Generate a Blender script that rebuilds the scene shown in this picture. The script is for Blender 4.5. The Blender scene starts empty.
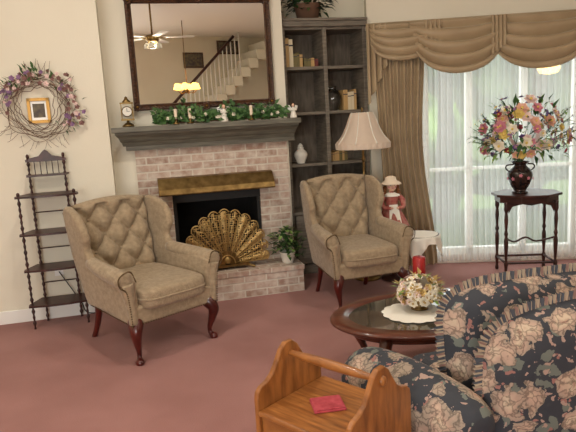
import bpy, math, random
from mathutils import Vector, Matrix
random.seed(7)
pi=math.pi; sin=math.sin; cos=math.cos
V=Vector
# ---------------------------------------------------------------- materials
def newmat(name):
    m=bpy.data.materials.new(name); m.use_nodes=True
    nt=m.node_tree; b=nt.nodes['Principled BSDF']
    return m,nt,b
def srgb(c):
    return tuple(((x/255)/12.92 if x/255<=.04045 else ((x/255+.055)/1.055)**2.4) for x in c)+(1,)
def N(nt,t,**k):
    n=nt.nodes.new(t)
    for a,b in k.items():
        if a in n.inputs.keys(): n.inputs[a].default_value=b
        else: setattr(n,a,b)
    return n
def ramp(nt,stops,interp='LINEAR'):
    r=nt.nodes.new('ShaderNodeValToRGB'); e=r.color_ramp; e.interpolation=interp
    while len(e.elements)<len(stops): e.elements.new(.5)
    for i,(p,c) in enumerate(stops):
        e.elements[i].position=p; e.elements[i].color=c
    return r
def mat(name,c,rough=.6,metal=0,c2=None,scale=8,bump=0,bscale=60,stretch=None,sheen=0,spec=None,trans=0,emis=None,es=0,detail=4,coat=0):
    m,nt,b=newmat(name)
    b.inputs['Base Color'].default_value=srgb(c)
    b.inputs['Roughness'].default_value=rough; b.inputs['Metallic'].default_value=metal
    if sheen: b.inputs['Sheen Weight'].default_value=sheen
    if coat: b.inputs['Coat Weight'].default_value=coat
    if spec is not None: b.inputs['Specular IOR Level'].default_value=spec
    if trans: b.inputs['Transmission Weight'].default_value=trans
    if emis: b.inputs['Emission Color'].default_value=srgb(emis); b.inputs['Emission Strength'].default_value=es
    tc=N(nt,'ShaderNodeTexCoord'); mp=N(nt,'ShaderNodeMapping'); nt.links.new(tc.outputs['Object'],mp.inputs['Vector'])
    if stretch: mp.inputs['Scale'].default_value=stretch
    if c2:
        n=N(nt,'ShaderNodeTexNoise'); n.inputs['Scale'].default_value=scale; n.inputs['Detail'].default_value=detail
        nt.links.new(mp.outputs[0],n.inputs['Vector'])
        r=ramp(nt,[(.32,srgb(c)),(.68,srgb(c2))]); nt.links.new(n.outputs[0],r.inputs[0]); nt.links.new(r.outputs[0],b.inputs['Base Color'])
    if bump:
        n=N(nt,'ShaderNodeTexNoise'); n.inputs['Scale'].default_value=bscale; n.inputs['Detail'].default_value=3
        nt.links.new(mp.outputs[0],n.inputs['Vector'])
        bp=N(nt,'ShaderNodeBump'); bp.inputs['Strength'].default_value=bump; bp.inputs['Distance'].default_value=.02
        nt.links.new(n.outputs[0],bp.inputs['Height']); nt.links.new(bp.outputs[0],b.inputs['Normal'])
    return m
def brickmat(name,top=False):
    m,nt,b=newmat(name)
    tc=N(nt,'ShaderNodeTexCoord'); sp=N(nt,'ShaderNodeSeparateXYZ'); nt.links.new(tc.outputs['Object'],sp.inputs[0])
    ad=N(nt,'ShaderNodeMath'); nt.links.new(sp.outputs[0],ad.inputs[0]); nt.links.new(sp.outputs[1],ad.inputs[1])
    cb=N(nt,'ShaderNodeCombineXYZ')
    if top: nt.links.new(sp.outputs[0],cb.inputs[0]); nt.links.new(sp.outputs[1],cb.inputs[1])
    else: nt.links.new(ad.outputs[0],cb.inputs[0]); nt.links.new(sp.outputs[2],cb.inputs[1])
    br=N(nt,'ShaderNodeTexBrick'); nt.links.new(cb.outputs[0],br.inputs['Vector'])
    br.inputs['Scale'].default_value=1; br.inputs['Brick Width'].default_value=.2; br.inputs['Row Height'].default_value=.068
    br.inputs['Mortar Size'].default_value=.008; br.inputs['Mortar Smooth'].default_value=.3
    br.inputs['Color1'].default_value=srgb((190,164,148)); br.inputs['Color2'].default_value=srgb((158,128,112)); br.inputs['Mortar'].default_value=srgb((206,197,183))
    n=N(nt,'ShaderNodeTexNoise'); n.inputs['Scale'].default_value=14; n.inputs['Detail'].default_value=6
    nt.links.new(tc.outputs['Object'],n.inputs['Vector'])
    r=ramp(nt,[(.38,(0,0,0,1)),(.72,(.9,.9,.9,1))]); nt.links.new(n.outputs[0],r.inputs[0])
    mx=N(nt,'ShaderNodeMixRGB'); mx.inputs[2].default_value=srgb((216,206,192))
    nt.links.new(r.outputs[0],mx.inputs[0]); nt.links.new(br.outputs[0],mx.inputs[1]); nt.links.new(mx.outputs[0],b.inputs['Base Color'])
    bp=N(nt,'ShaderNodeBump'); bp.invert=True; bp.inputs['Strength'].default_value=.6; bp.inputs['Distance'].default_value=.01
    nt.links.new(br.outputs['Fac'],bp.inputs['Height']); nt.links.new(bp.outputs[0],b.inputs['Normal'])
    b.inputs['Roughness'].default_value=.9
    return m
def floralmat(name,base=(52,55,62),sc=1.0,fl=.40):
    m,nt,b=newmat(name); L=nt.links.new
    tc=N(nt,'ShaderNodeTexCoord'); n=N(nt,'ShaderNodeTexNoise'); n.inputs['Scale'].default_value=12*sc; n.inputs['Detail'].default_value=4
    L(tc.outputs['Object'],n.inputs['Vector'])
    ms=N(nt,'ShaderNodeVectorMath',operation='SUBTRACT'); ms.inputs[1].default_value=(.5,.5,.5); L(n.outputs['Color'],ms.inputs[0])
    mm=N(nt,'ShaderNodeVectorMath',operation='SCALE'); mm.inputs['Scale'].default_value=.16/sc; L(ms.outputs[0],mm.inputs[0])
    av=N(nt,'ShaderNodeVectorMath',operation='ADD'); L(tc.outputs['Object'],av.inputs[0]); L(mm.outputs[0],av.inputs[1])
    def vor(scale,feat='F1',off=0):
        v=N(nt,'ShaderNodeTexVoronoi',feature=feat); v.inputs['Scale'].default_value=scale*sc
        if off:
            a=N(nt,'ShaderNodeVectorMath',operation='ADD'); a.inputs[1].default_value=(off,off*.7,off*.3); L(av.outputs[0],a.inputs[0]); L(a.outputs[0],v.inputs['Vector'])
        else: L(av.outputs[0],v.inputs['Vector'])
        return v
    v1=vor(6); v2=vor(24,'DISTANCE_TO_EDGE'); v3=vor(10,off=3.1); v5=vor(19,off=7); v6=vor(15,off=11)
    c0=N(nt,'ShaderNodeMixRGB'); c0.inputs[1].default_value=srgb(base); c0.inputs[2].default_value=srgb((106,112,104))
    r3=ramp(nt,[(.0,(1,1,1,1)),(.33,(0,0,0,1))],'CONSTANT'); L(v3.outputs['Distance'],r3.inputs[0]); L(r3.outputs[0],c0.inputs[0])
    c00=N(nt,'ShaderNodeMixRGB'); c00.inputs[2].default_value=srgb((166,140,128))
    r5=ramp(nt,[(.0,(1,1,1,1)),(.24,(0,0,0,1))],'CONSTANT'); L(v5.outputs['Distance'],r5.inputs[0]); L(r5.outputs[0],c00.inputs[0]); L(c0.outputs[0],c00.inputs[1])
    c01=N(nt,'ShaderNodeMixRGB'); c01.inputs[2].default_value=srgb((150,106,98))
    r6=ramp(nt,[(.0,(1,1,1,1)),(.20,(0,0,0,1))],'CONSTANT'); L(v6.outputs['Distance'],r6.inputs[0]); L(r6.outputs[0],c01.inputs[0]); L(c00.outputs[0],c01.inputs[1])
    fc=ramp(nt,[(0,srgb((154,108,96))),(.13,srgb((200,182,158))),(.28,srgb((184,156,138))),(.42,srgb((158,142,126)))]); L(v1.outputs['Distance'],fc.inputs[0])
    sh=ramp(nt,[(0,(.40,.40,.40,1)),(.14,(1,1,1,1))]); L(v2.outputs['Distance'],sh.inputs[0])
    mu=N(nt,'ShaderNodeMixRGB',blend_type='MULTIPLY'); mu.inputs[0].default_value=1; L(fc.outputs[0],mu.inputs[1]); L(sh.outputs[0],mu.inputs[2])
    r1=ramp(nt,[(0,(1,1,1,1)),(fl,(0,0,0,1))],'CONSTANT'); L(v1.outputs['Distance'],r1.inputs[0])
    fin=N(nt,'ShaderNodeMixRGB'); L(r1.outputs[0],fin.inputs[0]); L(c01.outputs[0],fin.inputs[1]); L(mu.outputs[0],fin.inputs[2])
    L(fin.outputs[0],b.inputs['Base Color']); b.inputs['Roughness'].default_value=.8
    nb=N(nt,'ShaderNodeTexNoise'); nb.inputs['Scale'].default_value=13; L(tc.outputs['Object'],nb.inputs['Vector'])
    bp=N(nt,'ShaderNodeBump'); bp.inputs['Strength'].default_value=.3; bp.inputs['Distance'].default_value=.04; L(nb.outputs[0],bp.inputs['Height']); L(bp.outputs[0],b.inputs['Normal'])
    return m
def sheermat(name,c,alpha):
    m=bpy.data.materials.new(name); m.use_nodes=True; nt=m.node_tree; nt.nodes.clear(); L=nt.links.new
    o=N(nt,'ShaderNodeOutputMaterial'); t=N(nt,'ShaderNodeBsdfTransparent'); d=N(nt,'ShaderNodeBsdfDiffuse'); tr=N(nt,'ShaderNodeBsdfTranslucent')
    d.inputs[0].default_value=srgb(c); tr.inputs[0].default_value=srgb(c)
    a=N(nt,'ShaderNodeMixShader'); a.inputs[0].default_value=.5; L(d.outputs[0],a.inputs[1]); L(tr.outputs[0],a.inputs[2])
    k=N(nt,'ShaderNodeMixShader'); k.inputs[0].default_value=alpha; L(t.outputs[0],k.inputs[1]); L(a.outputs[0],k.inputs[2]); L(k.outputs[0],o.inputs[0])
    return m
def latticemat(name,c):
    m,nt,b=newmat(name); L=nt.links.new
    b.inputs['Base Color'].default_value=srgb(c); b.inputs['Metallic'].default_value=.6; b.inputs['Roughness'].default_value=.45
    tc=N(nt,'ShaderNodeTexCoord'); v=N(nt,'ShaderNodeTexVoronoi'); v.inputs['Scale'].default_value=48; v.inputs['Randomness'].default_value=.25
    L(tc.outputs['Object'],v.inputs['Vector']); r=ramp(nt,[(0,(.0,.0,.0,1)),(.46,(1,1,1,1))],'CONSTANT'); L(v.outputs['Distance'],r.inputs[0]); L(r.outputs[0],b.inputs['Alpha'])
    return m
WALL=mat('wall_paint',(230,224,206),.85,c2=(224,217,198),scale=1.5,bump=.08,bscale=120)
CEIL=mat('ceiling_paint',(236,233,224),.9)
TRIM=mat('trim_white',(238,236,230),.45)
CARPET=mat('carpet_mauve',(172,122,115),1,c2=(152,103,96),scale=1.8,bump=.5,bscale=240,sheen=.2,spec=.1,detail=6)
BRICK=brickmat('brick_whitewash'); BRICKT=brickmat('brick_hearth_top',True)
GREYWOOD=mat('weathered_grey_wood',(128,119,106),.6,c2=(92,85,74),scale=6,stretch=(1,1,9),detail=8)
GREYWOODH=mat('weathered_grey_wood_h',(118,115,102),.55,c2=(84,83,73),scale=6,stretch=(1,6,9),detail=8)
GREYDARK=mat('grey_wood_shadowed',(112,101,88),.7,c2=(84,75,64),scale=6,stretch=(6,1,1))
SOOT=mat('soot_black',(14,13,12),.9)
BRASS=mat('brass_aged',(150,124,78),.38,metal=.9,c2=(108,86,50),scale=14)
BRASSL=latticemat('brass_pierced',(176,146,92)); BRASSR=mat('brass_rim',(190,160,102),.38,metal=.75)
CHERRY=mat('cherry_wood',(92,28,20),.3,c2=(58,16,12),scale=9,stretch=(1,1,.3),coat=.2)
MAHOG=mat('mahogany_dark',(70,32,24),.4,c2=(42,18,13),scale=9)
MAHOGR=mat('mahogany_red',(104,54,36),.28,c2=(74,34,22),scale=5,stretch=(.5,4,1),coat=.3)
OAK=mat('golden_oak',(172,112,56),.38,c2=(122,72,30),scale=7,stretch=(1.2,12,1.2),detail=8,coat=.2)
OAKE=mat('golden_oak_panel',(166,106,52),.38,c2=(116,68,28),scale=7,stretch=(2,5,1),detail=8,coat=.2)
UPH=mat('tan_chenille',(168,148,120),.85,c2=(144,125,98),scale=34,bump=.35,bscale=90,sheen=.2,detail=6)
UPHD=mat('nailhead_trim',(96,76,48),.5,metal=.5)
DRAPE=mat('tan_satin_drape',(172,151,119),.5,c2=(156,135,104),scale=3,sheen=.2)
SHEER=sheermat('sheer_white',(240,240,236),.5)
FLORAL=floralmat('floral_slate_rose',sc=1.2,fl=.42); FLORALA=floralmat('floral_slate_rose_arm',sc=1.25,fl=.55)
RUF1=mat('ruffle_beige',(178,160,138),.85); RUF2=mat('ruffle_slate',(80,84,92),.85); RUF3=mat('ruffle_rose',(150,118,108),.85)
GLASS=mat('table_glass',(70,66,58),.06,spec=.9,coat=1)
CLEAR=mat('crystal',(230,235,235),.03,trans=1)
GOLD=mat('gold_leafy',(206,182,120),.4,metal=.5,c2=(176,140,80),scale=30)
WHITE=mat('white_lace',(238,234,222),.85)
def shademat(name,c):
    m,nt,b=newmat(name); L=nt.links.new; b.inputs['Base Color'].default_value=srgb(c); b.inputs['Roughness'].default_value=.9
    tr=N(nt,'ShaderNodeBsdfTranslucent'); tr.inputs[0].default_value=srgb((240,214,190)); mx=N(nt,'ShaderNodeMixShader'); mx.inputs[0].default_value=.4
    L(b.outputs[0],mx.inputs[1]); L(tr.outputs[0],mx.inputs[2]); L(mx.outputs[0],nt.nodes['Material Output'].inputs[0]); return m
CREAM=mat('cream_wax',(230,212,188),.8); SHADE=shademat('lamp_shade_cream',(240,224,206))
PORC=mat('white_porcelain',(232,228,216),.25); BLACKP=mat('black_lacquer',(22,20,20),.2,c2=(60,40,34),scale=26)
RED=mat('red_candle',(150,18,20),.4); REDN=mat('napkin_red',(184,76,84),.9,c2=(166,56,66),scale=60)
GREEN=mat('leaf_green',(62,100,48),.5,c2=(40,72,34),scale=12); GREEN2=mat('ivy_green',(86,122,66),.55,c2=(54,88,46),scale=14); GREENB=mat('leaf_bright',(120,150,78),.5)
DKG=mat('leaf_dark',(32,54,30),.5)
F=[mat('petal_'+n,c,.7) for n,c in [('peach',(226,174,150)),('cream',(236,228,208)),('pink',(206,130,144)),('purple',(98,68,130)),('yellow',(222,194,106)),('red',(156,44,54)),('rose',(232,204,198)),('mauve',(150,114,150))]]
TWIG=mat('twig_brown',(104,76,58),.8); TWIGP=mat('dried_flower',(158,118,112),.9,c2=(120,88,80),scale=30)
MIRROR=mat('mirror_silver',(226,226,220),.01,metal=1)
MFRAME=mat('mirror_frame_dark',(88,56,34),.4,c2=(50,30,20),scale=30)
GILT=mat('gilt',(156,118,62),.4,metal=.8)
BLACK=mat('black_matte',(20,20,20),.6)
SKIN=mat('doll_skin',(226,184,156),.5); HAIR=mat('doll_hair',(120,72,36),.8)
PIC=mat('small_painting',(120,110,80),.6,c2=(60,50,60),scale=20)
BK=[mat('book_'+n,c,.6) for n,c in [('tan',(184,150,98)),('maroon',(104,40,34)),('ivory',(214,200,168)),('olive',(110,100,60)),('navy',(46,48,66))]]
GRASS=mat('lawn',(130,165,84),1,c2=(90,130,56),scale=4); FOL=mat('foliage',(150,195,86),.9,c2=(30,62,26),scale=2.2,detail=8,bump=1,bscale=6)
BARK=mat('bark',(70,56,44),.9)
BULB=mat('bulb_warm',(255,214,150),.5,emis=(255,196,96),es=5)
# ---------------------------------------------------------------- mesh builder
def cat(pts,n=5):
    pts=[V(p) for p in pts]
    if len(pts)<3 or n<=1: return pts
    out=[]
    for i in range(len(pts)-1):
        p0=pts[max(i-1,0)];p1=pts[i];p2=pts[i+1];p3=pts[min(i+2,len(pts)-1)]
        for k in range(n):
            t=k/n
            out.append(.5*((2*p1)+(p2-p0)*t+(2*p0-5*p1+4*p2-p3)*t*t+(3*p1-p0-3*p2+p3)*t**3))
    out.append(pts[-1]); return out
class MB:
    def __init__(s): s.v=[];s.f=[];s.m=[];s.s=[]
    def add(s,vs,fs,m=0,sm=True,M=None):
        o=len(s.v)
        s.v+= [tuple((M@V(p)) if M else p) for p in vs]
        for f in fs: s.f.append(tuple(i+o for i in f)); s.m.append(m); s.s.append(sm)
    def box(s,a,b,m=0,M=None):
        x0,y0,z0=a;x1,y1,z1=b
        s.add([(x0,y0,z0),(x1,y0,z0),(x1,y1,z0),(x0,y1,z0),(x0,y0,z1),(x1,y0,z1),(x1,y1,z1),(x0,y1,z1)],
              [(0,3,2,1),(4,5,6,7),(0,1,5,4),(1,2,6,5),(2,3,7,6),(3,0,4,7)],m,False,M)
    def grid(s,fn,nu,nv,m=0,cu=False,M=None,mf=None):
        vs=[];c=nu if cu else nu+1
        for j in range(nv+1):
            for i in range(c): vs.append(tuple(fn(i/nu,j/nv)))
        o=len(s.v); s.v+=[tuple((M@V(p)) if M else p) for p in vs]
        for j in range(nv):
            for i in range(nu):
                a=j*c+i;b=j*c+(i+1)%c
                s.f.append((o+a,o+b,o+b+c,o+a+c)); s.m.append(mf(i,j) if mf else m); s.s.append(True)
    def lathe(s,prof,c=(0,0,0),seg=20,m=0,M=None,n=1,wob=None):
        pr=[(p.x,p.y) for p in cat([(a,b,0) for a,b in prof],n)] if n>1 else prof
        k=len(pr)-1; cx,cy,cz=c
        def fn(u,v):
            r,z=pr[round(v*k)]; a=u*2*pi; w=wob(a,round(v*k)/k) if wob else 1
            return (cx+r*w*cos(a),cy+r*w*sin(a),cz+z)
        s.grid(fn,seg,k,m,True,M)
    def ell(s,c,r,m=0,seg=12,M=None,e=1):
        if not hasattr(r,'__len__'): r=(r,r,r)
        def pw(x): return math.copysign(abs(x)**e,x)
        def fn(u,v):
            a=u*2*pi;t=(v-.5)*pi
            return (c[0]+r[0]*pw(cos(t))*pw(cos(a)),c[1]+r[1]*pw(cos(t))*pw(sin(a)),c[2]+r[2]*pw(sin(t)))
        s.grid(fn,seg,max(4,seg*2//3),m,True,M)
    def loft(s,pts,rad,seg=10,m=0,n=5,M=None,flat=1):
        k=len(pts); 
        if not hasattr(rad,'__len__'): rad=[rad]*k
        pr=cat([(r,0,0) for r in rad],n); P=cat(pts,n)
        if len(P)!=len(pr): pr=[V((rad[0],0,0))]*len(P)
        t=(P[1]-P[0]).normalized(); up=V((0,0,1)) if abs(t.z)<.9 else V((1,0,0))
        a=t.cross(up).normalized(); rings=[]
        for i,p in enumerate(P):
            tt=(P[min(i+1,len(P)-1)]-P[max(i-1,0)])
            if tt.length>1e-9: t=tt.normalized()
            a=(a-t*a.dot(t)).normalized(); b=t.cross(a); r=max(pr[i].x,.0003)
            rings.append([p+a*r*cos(2*pi*q/seg)+b*r*flat*sin(2*pi*q/seg) for q in range(seg)])
        vs=[v for r in rings for v in r]; fs=[]
        for i in range(len(rings)-1):
            for q in range(seg): q2=(q+1)%seg; fs.append((i*seg+q,i*seg+q2,(i+1)*seg+q2,(i+1)*seg+q))
        fs.append(tuple(range(seg))[::-1]); fs.append(tuple((len(rings)-1)*seg+q for q in range(seg)))
        s.add(vs,fs,m,True,M)
    def prism(s,poly,t0,t1,ax='z',m=0,M=None,sm=False):
        def mp(a,b,t): return {'z':(a,b,t),'x':(t,a,b),'y':(a,t,b)}[ax]
        n=len(poly); vs=[mp(a,b,t0) for a,b in poly]+[mp(a,b,t1) for a,b in poly]
        fs=[tuple(range(n))[::-1],tuple(range(n,2*n))]+[(i,(i+1)%n,n+(i+1)%n,n+i) for i in range(n)]
        s.add(vs,fs,m,sm,M)
    def leaf(s,p,d,l,w,m=0,up=V((0,0,1)),droop=.2):
        d=V(d).normalized(); sd=d.cross(up); sd=sd.normalized() if sd.length>.01 else V((1,0,0)); nn=sd.cross(d)
        p=V(p); s.add([p,p+d*l*.4+sd*w*.5+nn*l*.06,p+d*l-nn*l*droop,p+d*l*.4-sd*w*.5+nn*l*.06,p+d*l*.5-nn*l*.02],[(0,1,4),(1,2,4),(2,3,4),(3,0,4)],m)
    def flower(s,p,d,r,m,mc=None,n=6):
        d=V(d).normalized(); a=d.orthogonal().normalized(); b=d.cross(a); p=V(p)
        for lay,(rr,h) in enumerate([(1,.15),(.65,.45)]):
            for i in range(n):
                t=2*pi*(i+lay*.5)/n; e=a*cos(t)+b*sin(t); f=a*cos(t+pi/2)+b*sin(t+pi/2)
                s.add([p,p+e*r*rr*.6+f*r*.42*rr+d*r*h*.6,p+e*r*rr+d*r*h,p+e*r*rr*.6-f*r*.42*rr+d*r*h*.6],[(0,1,2,3)],m)
        s.ell(p+d*r*.25,r*.22,mc if mc is not None else m,6)
    def build(s,name,mats,parent=None,loc=(0,0,0),rz=0,bev=0,sub=0,seg=2,auto=True):
        me=bpy.data.meshes.new(name); me.from_pydata([tuple(v) for v in s.v],[],s.f)
        for m in (mats if isinstance(mats,(list,tuple)) else [mats]): me.materials.append(m)
        me.polygons.foreach_set('material_index',s.m); me.polygons.foreach_set('use_smooth',s.s); me.validate(); me.update()
        o=bpy.data.objects.new(name,me); bpy.context.scene.collection.objects.link(o)
        o.location=loc; o.rotation_euler=(0,0,rz)
        if parent: o.parent=parent
        if bev:
            b=o.modifiers.new('b','BEVEL'); b.width=bev; b.segments=seg; b.limit_method='ANGLE'; b.angle_limit=math.radians(40)
        if sub:
            b=o.modifiers.new('s','SUBSURF'); b.levels=b.render_levels=sub
        return o
def empty(name,loc=(0,0,0),rz=0,sc=1):
    e=bpy.data.objects.new(name,None); bpy.context.scene.collection.objects.link(e); e.location=loc; e.rotation_euler=(0,0,rz); e.empty_display_size=.1; e.scale=sc if hasattr(sc,'__len__') else (sc,sc,sc)
    return e
def rnd(a,b): return random.uniform(a,b)
# ---------------------------------------------------------------- frames
A=math.radians(14); O=V((.03,5.49,0)); 
def W(s,n,z=0): return V((O.x+s*cos(A)-n*sin(A),O.y+s*sin(A)+n*cos(A),z))
WA=math.radians(-5); WO=V((1.85,5.81,0))
HC=3.6
# room shell
b=MB(); b.box((-4.2,-3.5,-.1),(5.0,6.35,0)); b.build('floor',CARPET)
b=MB(); b.box((-4.2,-3.5,HC),(5.0,6.6,HC+.1)); b.build('ceiling',CEIL)
b=MB(); b.box((-4.6,-.22,0),(-1.58,.12,HC)); b.build('wall_left_front',WALL,loc=O,rz=A)
b=MB(); b.box((-1.58,.03,0),(-1.39,.6,HC)); b.box((-1.39,.03,1.36),(.02,.6,HC)); b.box((-.0,.03,0),(.02,.6,1.36)); b.build('wall_fireplace',WALL,loc=O,rz=A)
b=MB(); b.box((-.1,.56,0),(1.25,.66,HC)); b.build('wall_bookcase',WALL,loc=O,rz=A)
b=MB()
b.box((-.98,0,0),(-.62,.14,HC)); b.box((1.75,0,0),(2.95,.14,HC)); b.box((-.62,0,2.22),(1.75,.14,HC)); b.box((-.62,0,0),(1.75,.14,.08))
b.box((-.98,.14,2.49),(-.9,.5,HC))
b.build('wall_window',WALL,loc=WO,rz=WA)
b=MB(); b.box((-4.0,-3.3,0),(-3.8,4.75,HC)); b.build('wall_left',WALL)
b=MB(); b.box((4.6,-3.3,0),(4.8,5.75,HC)); b.build('wall_right',WALL)
b=MB(); b.box((-4,-3.4,0),(-2.9,-3.2,HC)); b.box((-.1,-3.4,0),(4.8,-3.2,HC)); b.box((-2.9,-3.4,0),(-.1,-3.2,.6)); b.box((-2.9,-3.4,2.5),(-.1,-3.2,HC)); b.build('wall_back',WALL)
b=MB(); b.box((-4.4,-.235,0),(-1.58,-.22,.11)); b.build('baseboard_left',TRIM,loc=O,rz=A,bev=.004)
b=MB(); b.box((-.98,-.015,0),(2.8,0,.1)); b.build('baseboard_window',TRIM,loc=WO,rz=WA,bev=.004)
b=MB()
for x in (-2.9,-2.0,-1.07,-.16): b.box((x,-3.36,.6),(x+.06,-3.24,2.5))
for z in (.6,1.5,2.44): b.box((-2.9,-3.36,z),(-.1,-3.24,z+.06))
b.build('fill_window_frame',TRIM)  # frame added to surround the back fill light, unseen by the camera
b=MB()
for x in (-.62,-.46,-.03,.5,1.0,1.07,1.69):
    b.box((x,.03,.08),(x+.065,.10,2.22))
for z in (.08,2.16): b.box((-.62,.03,z),(1.75,.10,z+.07))
b.box((-.62,.04,.95),(1.75,.08,.98))
b.build('window_1',TRIM,loc=WO,rz=WA)
# ---------------------------------------------------------------- fireplace
fp=empty('fireplace',O,A)
b=MB()
b.box((-1.39,0,.24),(-1.10,.5,1.36)); b.box((-.29,0,.24),(0,.5,1.36)); b.box((-1.10,0,.93),(-.29,.5,1.36)); b.build('brick_surround',BRICK,fp)
b=MB(); b.box((-1.42,-.35,0),(0.0,.55,.20)); b.build('hearth_riser',BRICK,fp)
b=MB(); b.box((-1.43,-.36,.20),(0.01,.0,.245)); b.build('hearth_top',BRICKT,fp,bev=.006)
b=MB(); b.box((-1.10,.45,.2),(-.29,.5,.95)); b.box((-1.10,.06,.2),(-1.08,.45,.95)); b.box((-.31,.06,.2),(-.29,.45,.95)); b.box((-1.1,.06,.2),(-.29,.45,.25)); b.box((-1.1,.06,.9),(-.29,.45,.95))
b.build('firebox',SOOT,fp)
b=MB(); 
for i in range(4):
    b.loft([(-.98,.18+i*.06,.33+(i%2)*.07),(-.45,.2+i*.05,.33+(i%2)*.07)],.04,10,0,1)
b.build('logs',BARK,fp)
b=MB(); 
for x in (-1.08,-.31): b.box((x-.012,.0,.245),(x+.012,.03,.93),1)
b.box((-1.1,-.005,.86),(-.29,.02,.93),1)
b.build('door_frame',[BRASS,BLACK],fp)
b=MB()
prof=[(0,1.10),(-.05,1.09),(-.13,1.0),(-.145,.955),(-.14,.945),(-.12,.95),(-.03,1.06),(0,1.07)]
b.prism(prof,-1.22,-.17,'x'); b.build('hood',BRASS,fp,bev=.004)
mp=empty('mantel_shelf',O,A)
b=MB()
b.box((-1.46,-.06,1.36),(.06,.03,1.42)); 
prof=[(.03,1.40),(-.07,1.40),(-.085,1.43),(-.10,1.44),(-.12,1.47),(-.16,1.50),(-.165,1.52),(-.20,1.52),(-.20,1.565),(.03,1.565)]
n=len(prof)
def e(y): return max(0,-y-.0)*.62
vs=[(-1.44-e(y),y,z) for y,z in prof]+[(.03+e(y)*.5,y,z) for y,z in prof]
b.add(vs,[tuple(range(n)),tuple(range(n,2*n))[::-1]]+[(i,n+i,n+(i+1)%n,(i+1)%n) for i in range(n)],0,False)
b.build('crown',GREYWOODH,mp,bev=.004)
# ---------------------------------------------------------------- mirror
mr=empty('wall_mirror',O,A)
x0,x1,z0,z1=-1.36,-.10,1.70,2.65
b=MB(); b.box((x0+.04,-.005,z0+.04),(x1-.04,.015,z1-.04)); b.build('glass',MIRROR,mr)
b=MB()
pr=[(0,.025),(0,-.02),(.010,-.032),(.022,-.03),(.034,-.02),(.044,-.026),(.052,-.012),(.056,.0),(.056,.02)]
for k in range(4):
    for j in range(len(pr)-1):
        def q(w,y,c):
            xs=[(x0+w,z0+w),(x1-w,z0+w),(x1-w,z1-w),(x0+w,z1-w)][c%4]; return (xs[0],y,xs[1])
        (wa,ya),(wb,yb)=pr[j],pr[j+1]
        b.add([q(wa,ya,k),q(wa,ya,k+1),q(wb,yb,k+1),q(wb,yb,k)],[(0,1,2,3)],0,False)
def beads(pa,pb,st,r,m):
    L=(V(pb)-V(pa)).length; k=int(L/st)
    for i in range(k+1): b.ell(V(pa).lerp(V(pb),i/k),r,m,6)
q_=.022
for (xa,za,xb,zb) in [(x0+q_,z0+q_,x1-q_,z0+q_),(x0+q_,z1-q_,x1-q_,z1-q_),(x0+q_,z0+q_,x0+q_,z1-q_),(x1-q_,z0+q_,x1-q_,z1-q_)]:
    beads((xa,-.032,za),(xb,-.032,zb),.028,.0085,0)
for cx,cz in [(x0+.03,z0+.03),(x1-.03,z0+.03),(x0+.03,z1-.03),(x1-.03,z1-.03),((x0+x1)/2,z0+.015),((x0+x1)/2,z1-.015)]:
    for i in range(8): b.ell((cx+.024*cos(i*pi/4),-.035,cz+.024*sin(i*pi/4)),(.013,.012,.013),0,7)
    b.ell((cx,-.042,cz),.012,1,8)
b.build('carved_frame',[MFRAME,GILT],mr)
# ---------------------------------------------------------------- garland
b=MB()
for i in range(900):
    s=rnd(-1.2,-.04); n=rnd(-.18,-.07); h=1.57+.012+abs(random.gauss(0,.035))*(1+.7*sin(s*9)**2)
    d=(rnd(-1,1),rnd(-1,.1),rnd(-.2,.8)); b.leaf((s,n,h),d,rnd(.04,.065),rnd(.035,.05),random.choice([0,0,1]),up=V((rnd(-.3,.3),-.8,.6)))
b.loft([(-1.2+i*.1,-.13+.02*sin(i*2),1.58) for i in range(12)],.006,5,2)
for i in range(12):
    b.flower((rnd(-1.1,-.1),-.18,1.61+rnd(0,.03)),(rnd(-.3,.3),-1,.5),.02,3)
b.build('ivy_garland',[GREEN2,GREEN,TWIG,F[1]],loc=O,rz=A)
b=MB()
b.lathe([(0,0),(.05,0),(.052,.012),(.042,.02),(.03,.03),(.012,.04),(.012,.06),(0,.06)],seg=20)
b.box((-.05,-.02,.06),(-.042,.02,.2)); b.box((.042,-.02,.06),(.05,.02,.2)); b.box((-.055,-.03,.055),(.055,.03,.068)); b.box((-.055,-.03,.195),(.055,.03,.207))
Mx=Matrix.Translation((0,-.012,.13))@Matrix.Rotation(pi/2,4,'X')
b.lathe([(0,-.012),(.045,-.012),(.045,.01),(.038,.014)],M=Mx,seg=24); b.lathe([(0,.013),(.038,.013)],M=Mx,seg=24,m=1)
b.box((-.002,-.028,.13),(.002,-.026,.16),2); b.box((0,-.028,.129),(.022,-.026,.132),2)
b.lathe([(.03,.205),(.035,.215),(.015,.235),(.012,.25),(0,.26)],seg=14)
b.build('mantel_clock',[BRASS,PORC,BLACK],loc=W(-1.42,-.09,1.566),rz=A)
def angel(sp,h=.13,rot=0):
    b=MB(); k=h/.14
    M=Matrix.Scale(k,4)
    b.lathe([(0,0),(.036,0),(.034,.015),(.026,.045),(.018,.075),(.022,.09),(.014,.1),(.007,.106),(0,.106)],M=M,seg=14,wob=lambda a,v:1+.1*sin(a*7)*(1-v))
    b.ell((0,0,.122),(.0145,.015,.0175),1,10,M=M); b.ell((0,.004,.127),(.016,.015,.016),2,8,M=M); b.ell((0,-.0155,.12),(.003,.003,.003),1,5,M=M)
    for sx in (-1,1):
        b.loft([(sx*.02,0,.09),(sx*.026,-.018,.075),(sx*.008,-.03,.078)],[.008,.007,.005],7,0,3,M=M)
        b.add([(0,.012,.075),(sx*.03,.02,.125),(sx*.055,.026,.115),(sx*.045,.026,.08),(sx*.02,.02,.06)],[(0,1,2,3,4)],0,True,M)
    b.build('angel_figurine',[PORC,SKIN,HAIR],loc=sp,rz=A+rot)
for s_,h in [(-.60,.15),(.03,.13)]: angel(W(s_,-.17,1.566),h)
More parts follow.
